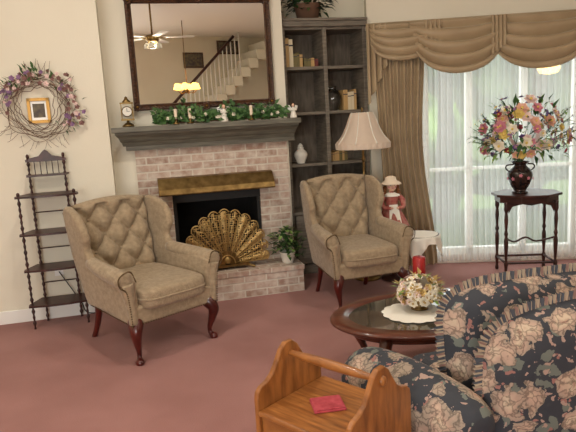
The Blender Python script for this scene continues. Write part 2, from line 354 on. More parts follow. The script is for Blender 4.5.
for s_ in (-1.02,-.90,-.36):
    b=MB(); b.lathe([(0,0),(.03,0),(.03,.008),(.012,.02),(.015,.045),(0,.045)],seg=14); b.lathe([(.014,.04),(.014,.13),(0,.132)],seg=10,m=1); b.loft([(0,0,.13),(0,0,.14)],.0015,4,2,1)
    b.build('candlestick',[BRASS,CREAM,BLACK],loc=W(s_,-.183,1.566))
# ---------------------------------------------------------------- bookcase
bc=empty('bookcase',O,A)
X0,X1,Y0,Y1,ZT=.04,.90,.17,.54,2.46
b=MB()
for x in (X0,(X0+X1)/2-.02,X1-.04): b.box((x,Y0,0),(x+.04,Y1,ZT))
sh=[.08,.62,1.10,1.60,2.03,2.40]
for z in sh: b.box((X0,Y0+.01,z-.015),(X1,Y1,z+.015))
b.box((X0-.01,Y0-.03,ZT-.05),(X1+.0,Y1,ZT)); b.box((X0-.01,Y0-.045,ZT),(X1+.0,Y1,ZT+.025)); b.box((X0,Y0,0),(X1,Y0+.02,.1))
b.build('case',GREYWOOD,bc,bev=.004)
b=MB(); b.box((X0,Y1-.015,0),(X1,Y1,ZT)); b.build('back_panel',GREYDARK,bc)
b=MB()
for xa,xb in [(X0+.05,(X0+X1)/2-.025),((X0+X1)/2+.025,X1-.05)]:
    b.box((xa,Y0-.015,.11),(xb,Y0+.005,.60)); b.box((xa+.05,Y0-.022,.17),(xb-.05,Y0-.012,.54)); b.ell((xb-.03,Y0-.03,.38),.012,1,8)
b.build('doors',[GREYWOOD,BRASS],bc,bev=.004)
def books(name,s0,z,ws,n=.30):
    b=MB(); x=0
    for i,(w,h,m) in enumerate(ws):
        b.box((x,0,0),(x+w-.002,.15,h),m); b.box((x+.003,.004,.004),(x+w-.005,.152,h-.004),2)
        b.box((x,-.002,h*.75),(x+w-.002,0,h*.8),4 if m!=4 else 0); x+=w
    b.build(name,BK,loc=W(s0,n,z+.016),rz=A,bev=.003)
bw=lambda k,h0,cs:[(rnd(.022,.04),h0+rnd(-.02,.02),random.choice(cs)) for _ in range(k)]
books('row_of_books',.09,2.03,[(.035,.27,0),(.04,.26,2)]+bw(3,.13,[0,3]),.22)
books('row_of_books',.27,2.03,bw(4,.09,[1,3,0]),.22)
books('row_of_books',.665,1.60,bw(5,.19,[2,0,0,2]),.24)
books('row_of_books',.50,1.10,bw(7,.10,[3,0,1,0]),.24)
b=MB(); b.lathe([(0,0),(.05,0),(.06,.02),(.085,.1),(.08,.16),(.045,.2),(.035,.22),(.045,.235),(0,.235)],seg=20,n=3); b.build('glass_jar',CLEAR,loc=W(.57,.3,1.616))
b=MB(); b.lathe([(0,0),(.035,0),(.04,.01),(.065,.07),(.06,.11),(.03,.14),(.035,.155),(.02,.165),(.03,.17),(.008,.195),(0,.2)],seg=20,n=3); b.build('ginger_jar',PORC,loc=W(.20,.26,1.116))
b=MB()
b.lathe([(0,0),(.1,0),(.13,.14),(.135,.15),(.12,.15),(.11,.12),(0,.12)],seg=20,m=1)
for i in range(200):
    a=rnd(0,2*pi); l=rnd(.05,.24); p=V((l*cos(a),l*.45*sin(a),rnd(.13,.32)-l*.2)); b.leaf(p,(cos(a),sin(a)*.5,rnd(-.5,.5)),rnd(.07,.11),rnd(.04,.06),random.choice([0,0,2]))
b.build('trailing_plant',[DKG,TWIG,GREEN],loc=W(.36,.33,2.489))
# ---------------------------------------------------------------- fan screen
b=MB()
R=.36; nl=13
for i in range(nl):
    t=pi*(i+.5)/nl; hw=pi/nl*.5*.9
    def fn(u,v,t=t,hw=hw,i=i):
        r=.07+v*(R-.07)*(1.0+.18*sin(t)); a=t+(u-.5)*2*hw
        tip=1+.06*sin(pi*u)*v**6
        wav=.012*(1-abs(2*u-1))
        rr=r*tip
        return (rr*cos(a),-wav+ (i%2)*.006,rr*sin(a)*1.12)
    b.grid(fn,6,12,1)
    for ss in (-1,0,1):
        b.loft([fn(.5+.5*ss,k/6) for k in range(7)],.004 if ss else .0025,5,2,2)
    rr=R*(1+.18*sin(t))
    for kk in (1,.84,.6,.4):
        b.loft([(rr*kk*cos(t+hw*q)*(1+.06*(1-q*q)),-.009,1.12*rr*kk*sin(t+hw*q)*(1+.06*(1-q*q))) for q in (-1,-.5,0,.5,1)],.006*kk**.5,6,2,3)
    b.ell((rr*.92*cos(t),-.012,1.12*rr*.92*sin(t)),(.014,.006,.014),2,8)
def hemi(u,v): a=pi*u; return ((.02+.09*v)*cos(a),-.02+.008*v,(.02+.1*v)*sin(a))
b.grid(hemi,16,4,0)
b.loft([(.07*cos(pi*q/8),-.03,.085*sin(pi*q/8)) for q in range(9)],.006,6,2,2)
b.ell((0,-.03,.04),(.03,.02,.035),2,10)
b.box((-.2,-.05,-.02),(.2,.03,.0),0); 
for sx in (-1,1): b.loft([(sx*.13,0,-.01),(sx*.2,-.05,-.02),(sx*.24,-.06,-.035)],[.012,.01,.014],8,0,3)
b.build('peacock_fan_fire_screen',[BRASS,BRASSL,BRASSR],loc=W(-.67,-.20,.245+.047),rz=A)
b=MB()
b.lathe([(0,0),(.05,0),(.055,.02),(.075,.1),(.08,.105),(.07,.105),(.06,.09),(0,.09)],seg=20,m=1)
for i in range(240):
    a=rnd(0,2*pi); l=rnd(.0,.15); z=rnd(.12,.34)-l*.5; b.leaf((l*cos(a),l*sin(a)*.7,z),(cos(a),sin(a),rnd(-.3,.7)),rnd(.045,.08),rnd(.03,.05),random.choice([0,0,2]))
for i in range(10):
    a=i*.63; b.loft([(0,0,.09),(.06*cos(a),.06*sin(a),.2),(.13*cos(a),.10*sin(a),.16)],.003,4,0,3)
b.build('potted_ivy',[GREEN,PORC,GREENB],loc=W(-.11,-.22,.246))
# ---------------------------------------------------------------- wreath
b=MB()
for k in range(13):
    rr=rnd(.15,.29); ph=rnd(0,6.3); fx=rnd(.9,1.08)
    pts=[]
    for i in range(25):
        a=2*pi*i/24; r=rr+.022*sin(a*3+ph)+.012*sin(a*7+ph*2); pts.append((r*fx*cos(a)+.02*sin(ph),-.02-.015*sin(a*4+ph),r*sin(a)+.02*cos(ph)))
    b.loft(pts,rnd(.0015,.0028),5,0,2)
for i in range(50):
    a=rnd(0,2*pi); r=.27; d=V((cos(a+rnd(-.9,.9)),-.1,sin(a+rnd(-.9,.9)))); p=V((r*cos(a),-.03,r*sin(a))); b.loft([p,p+d*.05,p+d*rnd(.07,.1)+V((0,0,.01))],.0014,4,0,2)
for i in range(170):
    a=random.choice([random.gauss(2.3,.4),random.gauss(.6,.35),random.gauss(2.5,.35),random.gauss(-.4,.25),random.gauss(1.5,.5)]); r=.25+random.gauss(0,.032); p=(r*cos(a),-.04+rnd(-.02,.01),r*sin(a))
    if i%2: b.flower(p,(rnd(-.5,.5),-1,rnd(-.5,.5)),rnd(.014,.026),random.choice([1,1,2,4]),n=5)
    else: b.leaf(p,(cos(a)+rnd(-.6,.6),-.3,sin(a)+rnd(-.6,.6)),.05,.024,3)
b.build('twig_wreath',[TWIG,TWIGP,F[7],GREEN2,F[6]],loc=W(-2.09,-.24,1.76),rz=A)
b=MB()
w,h=.085,.1
for a_,c_ in [((-w,-.02,-h),(-w+.025,0,h)),((w-.025,-.02,-h),(w,0,h)),((-w,-.02,-h),(w,0,-h+.025)),((-w,-.02,h-.025),(w,0,h))]: b.box(a_,c_)
b.box((-w+.02,-.008,-h+.02),(w-.02,-.002,h-.02),1)
b.box((-.045,-.0095,-.055),(.045,-.0075,.055),2)
b.build('small_framed_picture',[GILT,PORC,PIC],loc=W(-2.10,-.221,1.735),rz=A,bev=.003)
b=MB(); b.box((-.035,-.006,-.057),(.035,0,.057)); b.box((-.015,-.008,.01),(.015,-.005,.04)); b.box((-.015,-.008,-.04),(.015,-.005,-.01)); b.build('wall_outlet',TRIM,loc=W(-2.10,-.221,.42),rz=A,bev=.002)
# ---------------------------------------------------------------- etagere
et=empty('etagere_shelf',W(-2.10,-.37),A)
b=MB()
def turned(x,y,z0,z1,r=.011,knots=None):
    L=z1-z0; k=max(2,int(L/.09)); pts=[];rad=[]
    for i in range(k*4+1):
        pts.append((x,y,z0+L*i/(k*4))); rad.append(r*[1.0,.6,1.35,.6][i%4])
    b.loft(pts,rad,8,0,2)
shz=[.19,.48,.77,1.07]
fx,fy,bx,by=.205,-.09,.135,.10
for sx in (-1,1):
    turned(sx*fx+.01,fy,0,1.07); turned(sx*bx+.01,by,0,1.36)
for z in shz:
    P=[(-fx-.025,fy-.02),(-.08,fy-.045),(.08,fy-.045),(fx+.025,fy-.02),(fx+.03,fy+.03),(bx+.03,by+.02),(-bx-.03,by+.02),(-fx-.03,fy+.03)]
    b.prism([(x+.01,y) for x,y in P],z-.008,z+.008)
for sx in (-1,1): 
    b.ell((sx*fx+.01,fy,1.09),(.014,.014,.02),0,8); b.ell((sx*bx+.01,by,1.375),(.013,.013,.02),0,8)
b.prism([(-bx+.0,by-.09),(bx+.02,by-.09),(bx+.04,by+.02),(-bx-.02,by+.02)],1.215,1.228)
b.prism([(-bx-.01,1.33),(bx+.03,1.33),(bx+.03,1.35),(bx-.01,1.36),(.06,1.375),(.03,1.41),(.01,1.425),(-.01,1.41),(-.04,1.375),(-bx+.02,1.36),(-bx-.01,1.35)],by-.006,by+.006,'y')
for i in range(5):
    x=-.08+i*.045; b.loft([(x,by,1.228),(x,by,1.335)],.004,6,0,1)
for z in (.33,.62,.92):
    b.loft([(-bx+.01,by,z),(bx+.01,by,z)],.005,6,0,1)
b.build('frame',MAHOG,et)
b=MB(); b.loft([W(-2.10,-.23,.40),W(-2.04,-.26,.30),W(-1.95,-.25,.12),W(-1.9,-.24,.012),W(-1.7,-.24,.012)],.004,6); b.build('power_cord',BLACK)
# ---------------------------------------------------------------- wing chair
def wingchair(loc,rz,sc):
    E=empty('wing_chair',loc,rz,sc)
    b=MB(); b.prism([(-.33,-.33),(.33,-.33),(.345,-.30),(.29,.27),(-.29,.27),(-.345,-.30)],.28,.42); b.build('seat_rail',UPH,E,bev=.02,seg=3)
    b=MB(); b.ell((0,-.06,.455),(.275,.325,.085),0,40,e=.35); b.build('seat_cushion',UPH,E)
    b=MB()
    b.loft([(.275*math.copysign(abs(cos(a))**.35,cos(a)),-.06+.325*math.copysign(abs(sin(a))**.35,sin(a)),.455) for a in [2*pi*i/48 for i in range(49)]],.007,6,0,1)
    b.build('cushion_piping',UPH,E)
    b=MB(); nx=60; nv=72; NB=10; PX=.105; PZ=.125
    def ring(u,v):
        vv=v; w=.275+.04*vv+.008*sin(pi*vv)
        crown=.035*vv**3
        k=(1-max(0,(vv-.93)/.07)**2)**.5 if vv>.93 else 1
        th=.11*k
        if u<=.857:
            x=(u/.857-.5)*2; xx=x*w; z=.42+.645*vv+crown*(1-x*x)
            a=(xx/PX+ (z-.44)/PZ)*.5; c=(xx/PX-(z-.44)/PZ)*.5
            tuft=(abs(sin(pi*a))*abs(sin(pi*c)))**.6 if .06<vv<.95 else .8
            edge=(1-abs(x)**6)
            y=.21+.15*vv+th*.5 -(th*.48+.06*tuft*k)*edge**.5
        else:
            x=1-(u-.857)/.143*2; xx=x*w; z=.42+.645*vv+crown*(1-x*x); y=.21+.15*vv+th*.5+.03*(1-x*x)*k
        return (xx,y,z)
    b.grid(ring,nx+NB,nv,0,True); b.build('tufted_back',UPH,E)
    b=MB()
    for i in range(-6,7):
        for j in range(0,9):
            x=PX*i; z=.44+PZ*j
            if (i+j)%2==0:
                vv=(z-.42)/.66
                if abs(x)<.26 and .08<vv<.94: b.ell((x,.21+.15*vv+.055-.057,z),(.011,.007,.011),0,8)
    b.build('buttons',UPH,E)
    for sx,nm in ((-1,'l'),(1,'r')):
        out=cat([(0,.27,.30),(0,.345,.6),(0,.42,.95),(0,.415,1.03),(0,.36,1.065),(0,.27,1.05),(0,.18,1.0),(0,.125,.92),(0,.11,.84),(0,.14,.76),(0,.10,.70),(0,.0,.66),(0,-.2,.645),(0,-.30,.635),(0,-.335,.60),(0,-.325,.5),(0,-.325,.29)],4)
        poly=[(p.y,p.z) for p in out]; n=len(poly)
        def flare(y,z): 
            f=max(0,(z-.62)/.45); g=max(0,(.42-y)/.3)
            return .05*f*min(g,1.1)+.03*max(0,min(1,(z-.3)/.35))
        t0,t1=.265,.325
        vs=[(sx*(t0+flare(y,z)+.02*max(0,z-.8)),y,z) for y,z in poly]+[(sx*(t1+flare(y,z)+.02*max(0,z-.8)),y,z) for y,z in poly]
        fs=[tuple(range(n))[::-1],tuple(range(n,2*n))]+[(i,(i+1)%n,n+(i+1)%n,n+i) for i in range(n)]
        b=MB(); b.add(vs,fs,0,False); o=b.build('wing_side_'+nm,UPH,E,bev=.024,seg=4)
        for p_ in o.data.polygons: p_.use_smooth=True
        b=MB()
        b.loft([(sx*.33,.13,.66),(sx*.345,.0,.64),(sx*.36,-.2,.625),(sx*.365,-.31,.615)],[.045,.055,.06,.062],16,0,4)
        b.ell((sx*.365,-.31,.615),(.062,.035,.062),0,16)
        b.loft([(sx*.355,-.31,.59),(sx*.345,-.315,.5),(sx*.335,-.32,.4),(sx*.33,-.32,.3)],[.05,.038,.03,.028],12,0,4)
        b.build('arm_roll_'+nm,UPH,E)
        b=MB()
        pts=[(sx*.30,-.345,.60),(sx*.33,-.345,.672),(sx*.375,-.345,.675),(sx*.42,-.34,.64),(sx*.415,-.34,.58),(sx*.375,-.345,.54),(sx*.36,-.345,.42),(sx*.352,-.34,.29)]
        P=cat(pts,8)
        for i in range(0,len(P),1): b.ell(P[i],.0055,0,5)
        P=[V((sx*.348,-.33,.29)).lerp(V((sx*.30,.26,.29)),i/30) for i in range(31)]
        for p in P: b.ell(p,.0055,0,5)
        if sx==1:
            for i in range(34): b.ell((-.33+.66*i/33,-.337,.29),.0055,0,5)
        b.build('nailheads_'+nm,UPHD,E)
        b=MB()
        b.loft([(sx*.29,-.27,.33),(sx*.305,-.30,.29),(sx*.325,-.325,.235),(sx*.315,-.315,.16),(sx*.30,-.30,.09),(sx*.30,-.30,.045),(sx*.312,-.318,.018),(sx*.314,-.322,.0)],[.045,.05,.04,.027,.018,.016,.03,.026],12,0,4)
        b.build('front_leg_'+nm,CHERRY,E)
        b=MB(); b.loft([(sx*.25,.24,.33),(sx*.25,.26,.2),(sx*.255,.30,.08),(sx*.26,.34,0)],[.03,.025,.02,.02],8,0,3); b.build('rear_leg_'+nm,CHERRY,E)
    return E
wingchair((-1.075,4.14,0),math.radians(44),(.98,1.16,.955))
wingchair((.555,4.84,0),math.radians(17),(.915,1.0,.955))
# ---------------------------------------------------------------- floor lamp
b=MB()
b.lathe([(0,0),(.13,0),(.135,.015),(.11,.03),(.05,.045),(.02,.07),(.014,.1)],seg=28)
b.loft([(0,0,.09),(0,0,1.35)],.011,10,0,1)
for z in (.35,.8,1.15): b.ell((0,0,z),(.02,.02,.028),0,10)
b.lathe([(.012,1.3),(.03,1.33),(.02,1.36),(.006,1.4),(.006,1.60),(.014,1.615),(0,1.63)],seg=12)
pr=[(.10,1.58),(.105,1.575),(.125,1.53),(.155,1.45),(.195,1.37),(.245,1.31),(.25,1.30)]
b.lathe(pr,seg=48,m=1,n=3,wob=lambda a,v:1+.025*abs(cos(a*4)))
b.lathe([(.24,1.305),(.25,1.30),(.246,1.25)],seg=96,m=1,wob=lambda a,v:1+.02*sin(a*24)+.025*abs(cos(a*4)))
for i in range(8):
    a=2*pi*(i+.5)/8; b.loft([(r*1.005*cos(a),r*1.005*sin(a),z) for r,z in pr],.004,5,2,2)
b.loft([(.1*cos(a),.1*sin(a),1.55) for a in (0,pi)],.003,4,0,1)
b.build('floor_lamp',[BRASS,SHADE,WHITE],loc=(.735,5.44,0))
# ---------------------------------------------------------------- small lace table + doll
b=MB()
b.lathe([(0,.0),(.15,0),(.15,.02),(.03,.05),(.02,.1),(.03,.25),(.018,.4),(.04,.48),(.17,.485),(.175,.5),(0,.5)],seg=28,m=1)
def cl(u,v):
    a=u*2*pi; c4=abs(cos(2*a-pi*.5))**3
    L=.06+.13*c4
    if v<.4: r=.178*v/.4; return (r*cos(a),r*sin(a),.503)
    t=(v-.4)/.6; r=.182+.012*sin(a*12)*t+.01*t; return (r*cos(a),r*sin(a),.5-L*t)
b.grid(cl,96,12,0,True)
b.build('lace_covered_side_table',[WHITE,MAHOG],loc=(1.14,4.99,0),rz=.4)
b=MB()
b.lathe([(0,0),(.13,0),(.13,.02),(.03,.04),(.02,.2),(.03,.3),(.02,.4),(.14,.43),(.15,.45),(0,.455)],seg=24); b.build('plant_stand',MAHOG,loc=(.99,5.36,0))
b=MB()
b.lathe([(0,0),(.13,0),(.14,.015),(.125,.08),(.09,.16),(.05,.235),(.045,.25),(.055,.30),(.05,.335),(.02,.35),(.016,.365),(0,.365)],seg=40,m=0,n=2,wob=lambda a,v:1+.06*sin(a*10)*(1-v))
b.lathe([(.135,.005),(.15,.0),(.145,.03),(.128,.04)],seg=60,m=1,wob=lambda a,v:1+.03*sin(a*20))
b.grid(lambda u,v:((-.045+.09*u)*(1.25-v*.5)*1.0,-.055-.085*(1-v)**1.0-.0*u,.02+.23*v),6,6,1)
b.lathe([(.02,.35),(.06,.335),(.065,.32)],seg=30,m=1,wob=lambda a,v:1+.05*sin(a*10))
b.ell((0,0,.41),(.043,.046,.055),2,16); b.ell((0,-.047,.405),(.006,.008,.008),2,8)
for sx in (-1,1):
    b.ell((sx*.016,-.042,.418),(.006,.004,.005),4,8); b.ell((sx*.044,0,.408),(.006,.008,.012),2,6); b.ell((sx*.025,-.036,.398),(.009,.005,.007),5,6)
    b.loft([(sx*.05,0,.325),(sx*.085,-.01,.28),(sx*.075,-.06,.23),(sx*.03,-.09,.225)],[.02,.024,.018,.014],10,0,3)
    b.ell((sx*.024,-.095,.226),(.012,.014,.01),2,8)
    for k in range(4): b.leaf((sx*.02,-.1,.226+.003*k),(-sx*.5,-.6,-.3+.15*k),.018,.005,2)
    for k in range(6): b.ell((sx*(.046+.004*k),.0,.42-.025*k),(.018,.022,.018),3,8)
b.ell((0,-.044,.39),(.01,.004,.004),5,6)
b.ell((0,.014,.425),(.052,.048,.055),3,16)
b.lathe([(.04,.44),(.075,.425),(.085,.42),(.08,.43),(.045,.455),(.04,.48),(.02,.49),(0,.49)],seg=30,m=6,M=Matrix.Translation((0,.01,0)))
o=b.build('victorian_doll',[mat('doll_dress',(156,62,60),.7,c2=(180,120,104),scale=30),WHITE,SKIN,HAIR,BLACK,F[2],CREAM],loc=(.97,5.34,.457),rz=.1); o.scale=(1.18,1.1,1.08)
# ---------------------------------------------------------------- drapery
b=MB()
def drape(u,v):
    x0_=-.96+.03*sin(pi*v)+.05*v; w=.50-.10*sin(pi*min(1,v*1.0))**2*.9
    x=x0_+w*u+ .10*v*v*.6; return (x,-.135-.028*sin(u*2*pi*7+sin(v*4)*.6)-.03*(1-abs(2*u-1)),2.36-2.33*v)
b.grid(drape,110,40,0)
b.build('drape_panel',DRAPE,loc=WO,rz=WA)
b=MB()
def drape2(u,v): return (1.9+.5*u,-.135-.028*sin(u*2*pi*7)-.02,2.36-2.33*v)
b.grid(drape2,90,20,0); b.build('drape_panel',DRAPE,loc=WO,rz=WA)
va=empty('swag_valance',WO,WA)
b=MB(); b.box((-1.0,-.14,2.36),(2.5,-.0,2.39)); b.loft([(-1.0,-.15,2.40),(2.5,-.15,2.40)],.012,8,0,1); b.build('cornice_board',DRAPE,va)
def swag(s0,s1,D,yo=0,zt=2.40,nf=6):
    b=MB()
    def fn(u,v):
        e_=(4*u*(1-u)); hang=e_**.75
        x=s0+(s1-s0)*u+.05*sin(2*pi*u)*v*-1
        z=zt-.015-(v**.9)*D*hang-.10*v*(1-hang) -.018*sin(v*nf*2*pi)*hang
        y=-.165-yo-(.05*sin(pi*min(v,1))+.02*v)*hang-.042*(.5+.5*cos(v*nf*2*pi+u*1.5))*min(1,hang*1.4)
        return (x,y,z)
    b.grid(fn,48,70,0); o=b.build('swag',DRAPE,va)
    so=o.modifiers.new('so','SOLIDIFY'); so.thickness=.004
swag(-.98,-.35,.34,.0,nf=4); swag(-.60,.30,.49,.035,nf=4); swag(.10,1.10,.49,.02,nf=4); swag(.95,1.95,.49,.035,nf=4); swag(1.8,2.5,.4,.0)
def jabot(s0,w,La,Lb,yo):
    b=MB()
    def fn(u,v):
        return (s0+w*u+.012*sin(u*2*pi*4),-.18-yo-.028*sin(u*2*pi*4+.5)-.01*v,2.395-v*(La+(Lb-La)*abs(u)))
    b.grid(fn,60,12,0); b.build('jabot',DRAPE,va)
jabot(-1.0,.22,.75,.30,.0); jabot(-.46,.16,.28,.42,.05); jabot(.14,.14,.35,.25,.07)
b=MB()
def sheer(u,v): return (-.50+2.4*u,-.05-.014*sin(u*2*pi*40+.8*sin(v*3))-.006*sin(u*31),2.3-2.27*v)
b.grid(sheer,500,8,0); b.build('sheer_curtain',SHEER,loc=WO,rz=WA)
# ---------------------------------------------------------------- hall table + flowers
dt=empty('console_table',(2.22,5.33,0),math.radians(-5))
b=MB()
oc=[(.315*cos(pi/8+i*pi/4),.27*sin(pi/8+i*pi/4)) for i in range(8)]
b.prism(oc,.745,.768); b.prism([(x*.9,y*.9) for x,y in oc],.69,.745)
b.build('top',MAHOG,dt,bev=.005)
b=MB()
for x,y in [(-.22,-.15),(.22,-.15),(-.22,.15),(.22,.15)]:
    pts=[];rad=[]
    for z,r in [(0,.014),(.02,.018),(.05,.012),(.1,.016),(.13,.02),(.16,.011),(.24,.016),(.34,.02),(.38,.011),(.41,.02),(.44,.011),(.54,.019),(.6,.012),(.63,.021),(.66,.02),(.70,.02)]: pts.append((x,y,z)); rad.append(r)
    b.loft(pts,rad,10,0,2)
for ya in (-.15,.15):
    b.loft([(-.22,ya,.13),(.22,ya,.13)],.011,8,0,1)
for xa in (-.22,.22): b.loft([(xa,-.15,.13),(xa,.15,.13)],.011,8,0,1)
b.loft([(-.22,-.15,.37),(-.1,0,.3),(0,0,.34),(.1,0,.3),(.22,-.15,.37)],.009,8,0,4)
for sx in (-1,1): b.prism([(sx*.2,.69),(sx*.2,.60),(sx*.17,.66),(sx*.08,.68),(0,.665),(0,.69)],-.16,-.145,'y')
b.build('turned_legs',MAHOG,dt)
vz=empty('flower_vase',(2.15,5.30,.769))
b=MB(); b.lathe([(0,0),(.065,0),(.07,.015),(.055,.03),(.085,.08),(.11,.15),(.105,.2),(.06,.245),(.055,.26),(.08,.285),(.075,.29),(.05,.265),(0,.25)],seg=28,n=3)
for sx in (-1,1): b.loft([(sx*.095,0,.2),(sx*.13,0,.23),(sx*.12,0,.26),(sx*.06,0,.265)],.007,8,0,4)
for i in range(10):
    a=i*2*pi/10; b.flower((.11*cos(a),.11*sin(a),.15+.02*sin(i*2)),(cos(a),sin(a),0),.018,1,n=5)
b.build('vase',[BLACKP,F[2]],vz)
b=MB()
C0=V((.03,0,.53))
for i in range(290):
    a=rnd(0,2*pi); t=rnd(-.6,1); d=V((cos(a)*math.sqrt(1-t*t*.9),.75*sin(a)*math.sqrt(1-t*t*.9),t)); k=rnd(.6,1.05)
    p=C0+V((d.x*.38*k,d.y*.26*k,d.z*.32*k)); q=random.random()
    if i<95: b.flower(p+V((0,-.02,0)),d+V((0,-.6,0)),rnd(.038,.064),random.choice([1,2,2,2,3,7,7,8,5,3]),5)
    elif i<160: b.flower(p*1.0+d*.03,d,rnd(.022,.038),random.choice([4,5,6,8,4]),5)
    else: b.leaf(p+V((0,-.03,0)),d+V((rnd(-.5,.5),rnd(-.5,.5),rnd(-.5,.5))),rnd(.08,.14),rnd(.035,.05),random.choice([0,0,9]))
for i in range(45):
    a=rnd(0,2*pi); t=rnd(-.5,.9); d=V((cos(a),.7*sin(a),t)).normalized(); e_=C0+V((d.x*.46,d.y*.30,d.z*.38))
    b.loft([(0,0,.26),(d.x*.1,d.y*.1,.38),e_],.0025,4,0,4)
    for k in range(5):
        p=V((0,0,.3)).lerp(e_,.6+.1*k); 
        if i%3: b.leaf(p,d+V((rnd(-.6,.6),rnd(-.6,.6),rnd(-.4,.6))),rnd(.05,.08),.025,random.choice([0,9]))
        else: b.flower(p,d,.016,random.choice([5,4,8,2,3]),n=5)
b.build('flower_bouquet',[GREEN,F[0],F[1],F[2],F[3],F[4],F[5],F[6],F[7],GREENB],vz)
# ---------------------------------------------------------------- coffee table
ct=empty('oval_coffee_table',(.80,3.24,0),math.radians(12))
b=MB(); a_,b_=.60,.40
def ring(r1o,r2o,r1i,r2i,z0,z1,m):
    def fn(u,v):
        k=[(r1i,r2i,z0),(r1o-.01,r2o-.01,z0),(r1o,r2o,z0+.008),(r1o,r2o,z1-.008),(r1o-.01,r2o-.01,z1),(r1i,r2i,z1),(r1i,r2i,z0)][round(v*6)]
        return (k[0]*cos(2*pi*u),k[1]*sin(2*pi*u),k[2])
    b.grid(fn,72,6,m,True)
ring(a_,b_,a_-.11,b_-.09,.395,.42,0)
b.prism([( (a_-.108)*cos(2*pi*i/64),(b_-.088)*sin(2*pi*i/64)) for i in range(64)],.405,.417,m=1)
ring(a_-.10,b_-.09,a_-.12,b_-.11,.335,.395,0)
b.build('top',[MAHOGR,GLASS],ct)
b=MB()
for sx in (-1,1):
    for sy in (-1,1):
        b.loft([(sx*.34,sy*.19,.39),(sx*.37,sy*.22,.33),(sx*.38,sy*.23,.26),(sx*.34,sy*.2,.15),(sx*.33,sy*.19,.06),(sx*.36,sy*.22,.02),(sx*.37,sy*.225,0)],[.035,.036,.03,.02,.016,.026,.022],10,0,4)
b.build('cabriole_legs',MAHOGR,ct)
b=MB()
def doi(u,v): r=v*(.17+.012*abs(sin(u*pi*14))); return (r*cos(2*pi*u),r*sin(2*pi*u),.0015+.0005*v)
b.grid(doi,112,8,0,True); b.build('lace_doily',WHITE,loc=(.69,3.2,.4205))
b=MB()
b.lathe([(0,0),(.05,0),(.05,.01),(.02,.02),(.03,.03),(.09,.05),(.115,.08),(.1,.08),(0,.06)],seg=24,m=0)
for i in range(170):
    a=rnd(0,2*pi); t=rnd(-.35,1); d=V((cos(a)*math.sqrt(max(0,1-t*t)),sin(a)*math.sqrt(max(0,1-t*t)),t)); p=V((0,0,.095))+V((d.x*.125,d.y*.125,d.z*.1))
    if i%4==0: b.leaf(p,d+V((rnd(-.5,.5),rnd(-.5,.5),rnd(-.3,.3))),.05,.03,random.choice([3,2]))
    else: b.flower(p,d,rnd(.018,.032),random.choice([1,1,2,1,4]),2)
b.build('flower_centerpiece',[BRASS,F[1],GOLD,GREENB,F[6]],loc=(.74,3.26,.4225))
b=MB(); b.lathe([(0,0),(.05,0),(.05,.01),(.015,.03),(.012,.09),(.035,.11),(.04,.12),(0,.12)],seg=20); b.lathe([(.038,.115),(.039,.255),(.033,.26),(0,.257)],seg=20,m=1); b.loft([(0,0,.255),(0,0,.27)],.0015,4,2,1)
b.build('red_pillar_candle',[BRASS,RED,BLACK],loc=(.79,3.47,.421))
b=MB()
b.lathe([(0,0),(.04,0),(.045,.01),(.065,.05),(.075,.055),(.07,.05),(.04,.015),(0,.012)],seg=20,wob=lambda a,v:1+.04*sin(a*8)); b.build('crystal_dish',CLEAR,loc=(1.0,3.36,.421))
# ---------------------------------------------------------------- sofa
SR=math.radians(15)
sf=empty('floral_sofa',(.71,1.90,0),SR)
def ruffle(path,out,wd,nrm,parent,name,nf=None,n=8):
    P=cat(path,n); k=len(P)-1; L=sum((P[i+1]-P[i]).length for i in range(k)); nf=nf or int(L/.018)
    cum=[0]
    for i in range(k): cum.append(cum[-1]+(P[i+1]-P[i]).length)
    def at(t):
        d=t*L
        for i in range(k):
            if cum[i+1]>=d-1e-9: 
                q=(d-cum[i])/max(1e-9,cum[i+1]-cum[i]); return P[i].lerp(P[i+1],q),(P[i+1]-P[i]).normalized()
        return P[-1],(P[-1]-P[-2]).normalized()
    nn=V(nrm).normalized(); b=MB()
    def fn(u,v):
        p,t=at(u); o=t.cross(nn)*out
        return p+o*wd*v+nn*(.008*sin(u*nf*2*pi)*(.3+v))
    b.grid(fn,nf*6,3,0,mf=lambda i,j:[0,1,0,2,0,1,1][(i//2)%7])
    b.build(name,[RUF1,RUF2,RUF3],parent)
b=MB(); b.box((-.16,.05,.06),(1.95,.72,.34)); b.build('base',FLORAL,sf,bev=.03,seg=3)
def pillow(c,w,h,t,tilt=0,name='cushion',matl=FLORAL,ruf=True,e1=4,rz=0,parent=sf):
    M=Matrix.Translation(c)@Matrix.Rotation(rz,4,'Z')@Matrix.Rotation(tilt,4,'X'); b=MB()
    def outl(a):
        ca,sa=cos(a),sin(a); return (math.copysign(abs(ca)**(2/e1),ca)*w,math.copysign(abs(sa)**(2/e1),sa)*h)
    for sd in (-1,1):
        def fn(u,v):
            x,z=outl(u*2*pi*sd); return (x*v,sd*t*(1-v**3)**.55 if v<1 else 0,z*v)
        b.grid(fn,64,16,0,True,M=M)
    b.build(name,matl,parent)
    if ruf:
        P=[M@V((outl(a)[0],0,outl(a)[1])) for a in [(-.15+1.3*i/26)*pi for i in range(27)]]
        nn=(M.to_3x3()@V((0,1,0)))
        ruffle(P,1,.035,-nn,parent,name+'_ruffle',n=2)
pillow((.86,.11,.48),.86,.35,.12,0,'back_rest',FLORAL,True,5)
pillow((.40,.34,.61),.42,.24,.10,-.12,'back_cushion_1',FLORAL,True,4.5)
pillow((1.24,.34,.61),.42,.24,.10,-.12,'back_cushion_2',FLORAL,True,4.5)
b=MB(); b.box((.0,.2,.32),(1.66,.72,.44)); b.build('seat_cushions',FLORAL,sf,bev=.05,seg=4)
